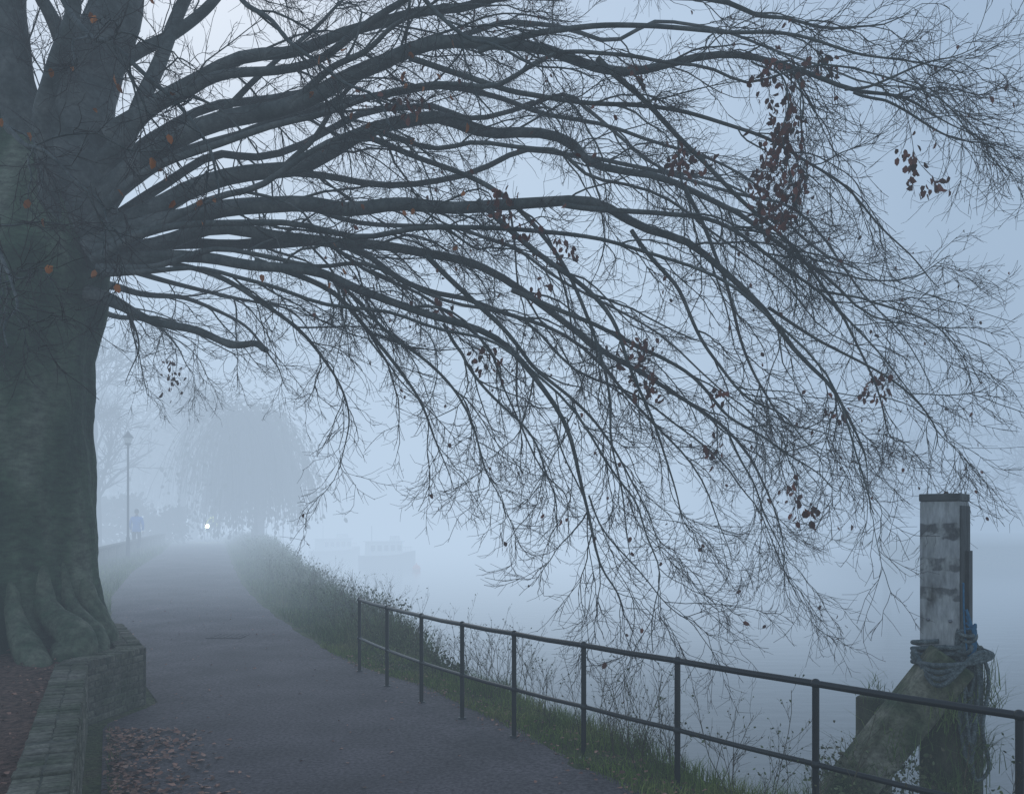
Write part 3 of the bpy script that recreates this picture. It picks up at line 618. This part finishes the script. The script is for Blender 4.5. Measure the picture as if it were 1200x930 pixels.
# ------------------------------------------------------------------ people
M_skin=plain('skin',(.35,.2,.15)); M_hair=plain('hair',(.03,.02,.015)); M_blue=plain('blue_jacket',(.02,.15,.50)); M_dark=plain('dark_trousers',(.02,.022,.03)); M_hiv=plain('yellow_jacket',(.5,.5,.05)); M_shoe=plain('shoes',(.015,.015,.015))
def figure(parent,J,E_,zfun,mats,headpos,headdir=1):
    names=list(J); me=bpy.data.meshes.new('body'); me.from_pydata([J[k][0] for k in names],[(names.index(a),names.index(b)) for a,b in E_],[])
    o=bpy.data.objects.new('body',me); link(o,parent); sk=o.modifiers.new('s','SKIN'); sk.use_smooth_shade=True
    for i,k in enumerate(names):
        r=J[k][1]; r=r if isinstance(r,tuple) else (r,r); me.skin_vertices[0].data[i].radius=r; me.skin_vertices[0].data[i].use_root=(k=='pelvis')
    o.modifiers.new('u','SUBSURF').levels=2; o.modifiers['u'].render_levels=2
    dg=bpy.context.evaluated_depsgraph_get(); m2=bpy.data.meshes.new_from_object(o.evaluated_get(dg)); o.modifiers.clear(); o.data=m2
    m2.materials.clear()
    for mt in mats: m2.materials.append(mt)
    for p in m2.polygons: p.material_index=zfun(p.center); p.use_smooth=True
    G=Geo(); hx,hy,hz=headpos; s=headdir
    G.sphere((hx,hy,hz),(.078,.098,.115),0,18,12); G.sphere((hx,hy+s*.1,hz-.015),(.012,.02,.022),0,8,6)
    for q in (-1,1): G.sphere((hx+q*.08,hy,hz-.01),(.012,.022,.032),0,8,6); G.sphere((hx+q*.03,hy+s*.088,hz+.012),(.012,.008,.008),1,8,6)
    G.sphere((hx,hy+s*.09,hz-.05),(.024,.008,.006),2,8,6); G.sphere((hx,hy-s*.018,hz+.028),(.088,.1,.105),1,16,10)
    G.obj('head',[M_skin,M_hair,plain('lips',(.3,.1,.08))],parent)
def hands(G,c,d):
    c=np.array(c,float); d=norm(np.array(d,float)); sd=np.array([0,1.,0]); G.sphere(c,(.022,.04,.045),0,10,8)
    for i in range(4):
        b=c+sd*(-.03+.02*i)+d*.035; G.tubes(np.stack([b,b+d*(.04+.008*(i in(1,2))),b+d*(.07+.01*(i in (1,2)))+[.012,0,0]]),np.array([.009,.008,.005]),k=6)
    b=c+sd*.035; G.tubes(np.stack([b,b+sd*.02+d*.03,b+sd*.022+d*.055]),np.array([.010,.009,.006]),k=6)
ped=empty('pedestrian',(-.440*35,35,float(rise(35))),.3)
J={'pelvis':((0,0,.95),(.15,.11)),'waist':((0,.01,1.1),(.14,.1)),'chest':((0,.02,1.32),(.18,.12)),'neck':((0,.03,1.47),.065),'nk':((0,.04,1.56),.055),
'shL':((-.18,.02,1.41),.075),'elL':((-.25,.06,1.14),.058),'wrL':((-.23,.2,.93),.042),'shR':((.18,.02,1.41),.075),'elR':((.25,-.05,1.14),.058),'wrR':((.24,.0,.9),.042),
'hL':((-.1,0,.88),.095),'kL':((-.11,.16,.5),.068),'aL':((-.1,.22,.1),.05),'tL':((-.1,.38,.05),.04),'hR':((.1,0,.88),.095),'kR':((.11,-.02,.49),.068),'aR':((.1,-.24,.12),.05),'tR':((.1,-.12,.04),.04)}
E_=[('pelvis','waist'),('waist','chest'),('chest','neck'),('neck','nk'),('chest','shL'),('shL','elL'),('elL','wrL'),('chest','shR'),('shR','elR'),('elR','wrR'),('pelvis','hL'),('hL','kL'),('kL','aL'),('aL','tL'),('pelvis','hR'),('hR','kR'),('kR','aR'),('aR','tR')]
figure(ped,J,E_,lambda c:(3 if c.z<.1 else 1 if c.z<.86 and abs(c.x)<.19 else 2 if c.z>1.51 else 0),[M_blue,M_dark,M_skin,M_shoe],(0,.05,1.67))
G=Geo(); hands(G,(-.225,.24,.88),(.05,.3,-1)); hands(G,(.24,.02,.84),(0,.1,-1)); G.obj('hands',M_skin,ped)
cyc=empty('cyclist',(-.350*50,50,float(rise(50))+.02),-.25)
J={'pelvis':((0,.25,1.0),(.14,.12)),'waist':((0,.17,1.16),(.14,.11)),'chest':((0,.02,1.36),(.18,.13)),'neck':((0,-.05,1.5),.065),'nk':((0,-.08,1.57),.055),
'shL':((-.18,0,1.42),.07),'elL':((-.25,-.22,1.22),.055),'wrL':((-.24,-.42,1.07),.04),'shR':((.18,0,1.42),.07),'elR':((.25,-.22,1.22),.055),'wrR':((.24,-.42,1.07),.04),
'hL':((-.1,.22,.95),.095),'kL':((-.12,-.17,.82),.07),'aL':((-.11,-.02,.4),.05),'tL':((-.11,-.16,.33),.04),'hR':((.1,.22,.95),.095),'kR':((.12,-.12,.62),.07),'aR':((.11,.08,.2),.05),'tR':((.11,-.08,.15),.04)}
figure(cyc,J,E_,lambda c:(3 if c.z<.2 else 1 if c.z<.93 and abs(c.x)<.2 else 2 if c.z>1.52 else 0),[M_hiv,M_dark,M_skin,M_shoe],(0,-.1,1.69),-1)
G=Geo(); hands(G,(-.24,-.45,1.05),(0,-1,-.4)); hands(G,(.24,-.45,1.05),(0,-1,-.4)); G.obj('hands',M_skin,cyc)
G=Geo()
for yw in (-.58,.5):
    G.torus((0,yw,.34),.32,.02,n=36)
    for i in range(12):
        a=i/12*6.283; G.tubes(np.array([[0,yw,.34],[0,yw+.16*math.cos(a),.34+.16*math.sin(a)],[0,yw+.31*math.cos(a),.34+.31*math.sin(a)]]),np.full(3,.003),k=3)
def tb(a,b,r=.016): a=np.array(a,float);b=np.array(b,float); G.tubes(np.stack([a,(a+b)/2,b]),np.full(3,r),k=8)
tb((0,-.42,.85),(0,.05,.3)); tb((0,-.42,.85),(0,.2,.8)); tb((0,.05,.3),(0,.22,.92)); tb((0,.05,.3),(0,.5,.34),.01); tb((0,.2,.8),(0,.5,.34),.01); tb((0,-.4,.98),(0,-.58,.34)); tb((-.27,-.43,1.03),(.27,-.43,1.03),.014); tb((-.11,-.05,.33),(.11,.1,.2),.01)
G.box((0,.24,.93),(.14,.26,.05)); G.obj('bicycle',M_rail,cyc)
ml=plain('headlight',(.8,.8,.8),emit=(.85,1.,.62),es=120); G=Geo(); G.sphere((0,-.62,.93),(.11,.07,.11),0); G.obj('headlight',ml,cyc)

# ------------------------------------------------------------------ fog and light (homogeneous volumes)
def volmat(name,sig,em):
    m=bpy.data.materials.new(name); m.use_nodes=True; N=m.node_tree.nodes; L=m.node_tree.links; N.clear()
    o=N.new('ShaderNodeOutputMaterial'); e=N.new('ShaderNodeEmission'); e.inputs['Color'].default_value=(*em,1); e.inputs['Strength'].default_value=sig  # emission stands in for daylight scattered inside the fog
    ab=N.new('ShaderNodeVolumeAbsorption'); ab.inputs['Color'].default_value=(0,0,0,1); ab.inputs['Density'].default_value=sig
    ad=N.new('ShaderNodeAddShader'); L.new(ab.outputs[0],ad.inputs[0]); L.new(e.outputs[0],ad.inputs[1]); L.new(ad.outputs[0],o.inputs['Volume'])
    return m
def volbox(name,x0,x1,y0,y1,z0,z1,m,parent):
    G=Geo(); G.box(((x0+x1)/2,(y0+y1)/2,(z0+z1)/2),(x1-x0,y1-y0,z1-z0)); return G.obj(name,m,parent,smooth=False)
fog=empty('fog')
volbox('thin_mist',-220,240,-70,330,-4,44,volmat('thin_mist',.0085,(.42,.54,.68)),fog)
volbox('dense_bank',-215,235,15,325,-4.3,43,volmat('dense_fog',.019,(.345,.465,.625)),fog)
volbox('bright_bank',-210,9,18,322,-4.6,26,volmat('bright_fog',.011,(.98,1.16,1.35)),fog)  # extra glowing volume, added so the fog brightens towards the left
w=bpy.data.worlds.new('World'); scene.world=w; w.use_nodes=True; N=w.node_tree.nodes; L=w.node_tree.links
sky=N.new('ShaderNodeTexSky'); sky.sky_type='NISHITA'; sky.sun_disc=False; sky.sun_elevation=math.radians(28); sky.sun_rotation=math.radians(-20)
L.new(sky.outputs[0],N['Background'].inputs[0]); N['Background'].inputs[1].default_value=.15
sd=bpy.data.lights.new('sun','SUN'); sd.energy=1.5; sd.angle=math.radians(25); sd.color=(1,.96,.9); so=link(bpy.data.objects.new('sun',sd))
el,az=math.radians(28),math.radians(-20); dv=Vector((math.sin(az)*math.cos(el),math.cos(az)*math.cos(el),math.sin(el))); so.rotation_euler=dv.to_track_quat('Z','Y').to_euler()
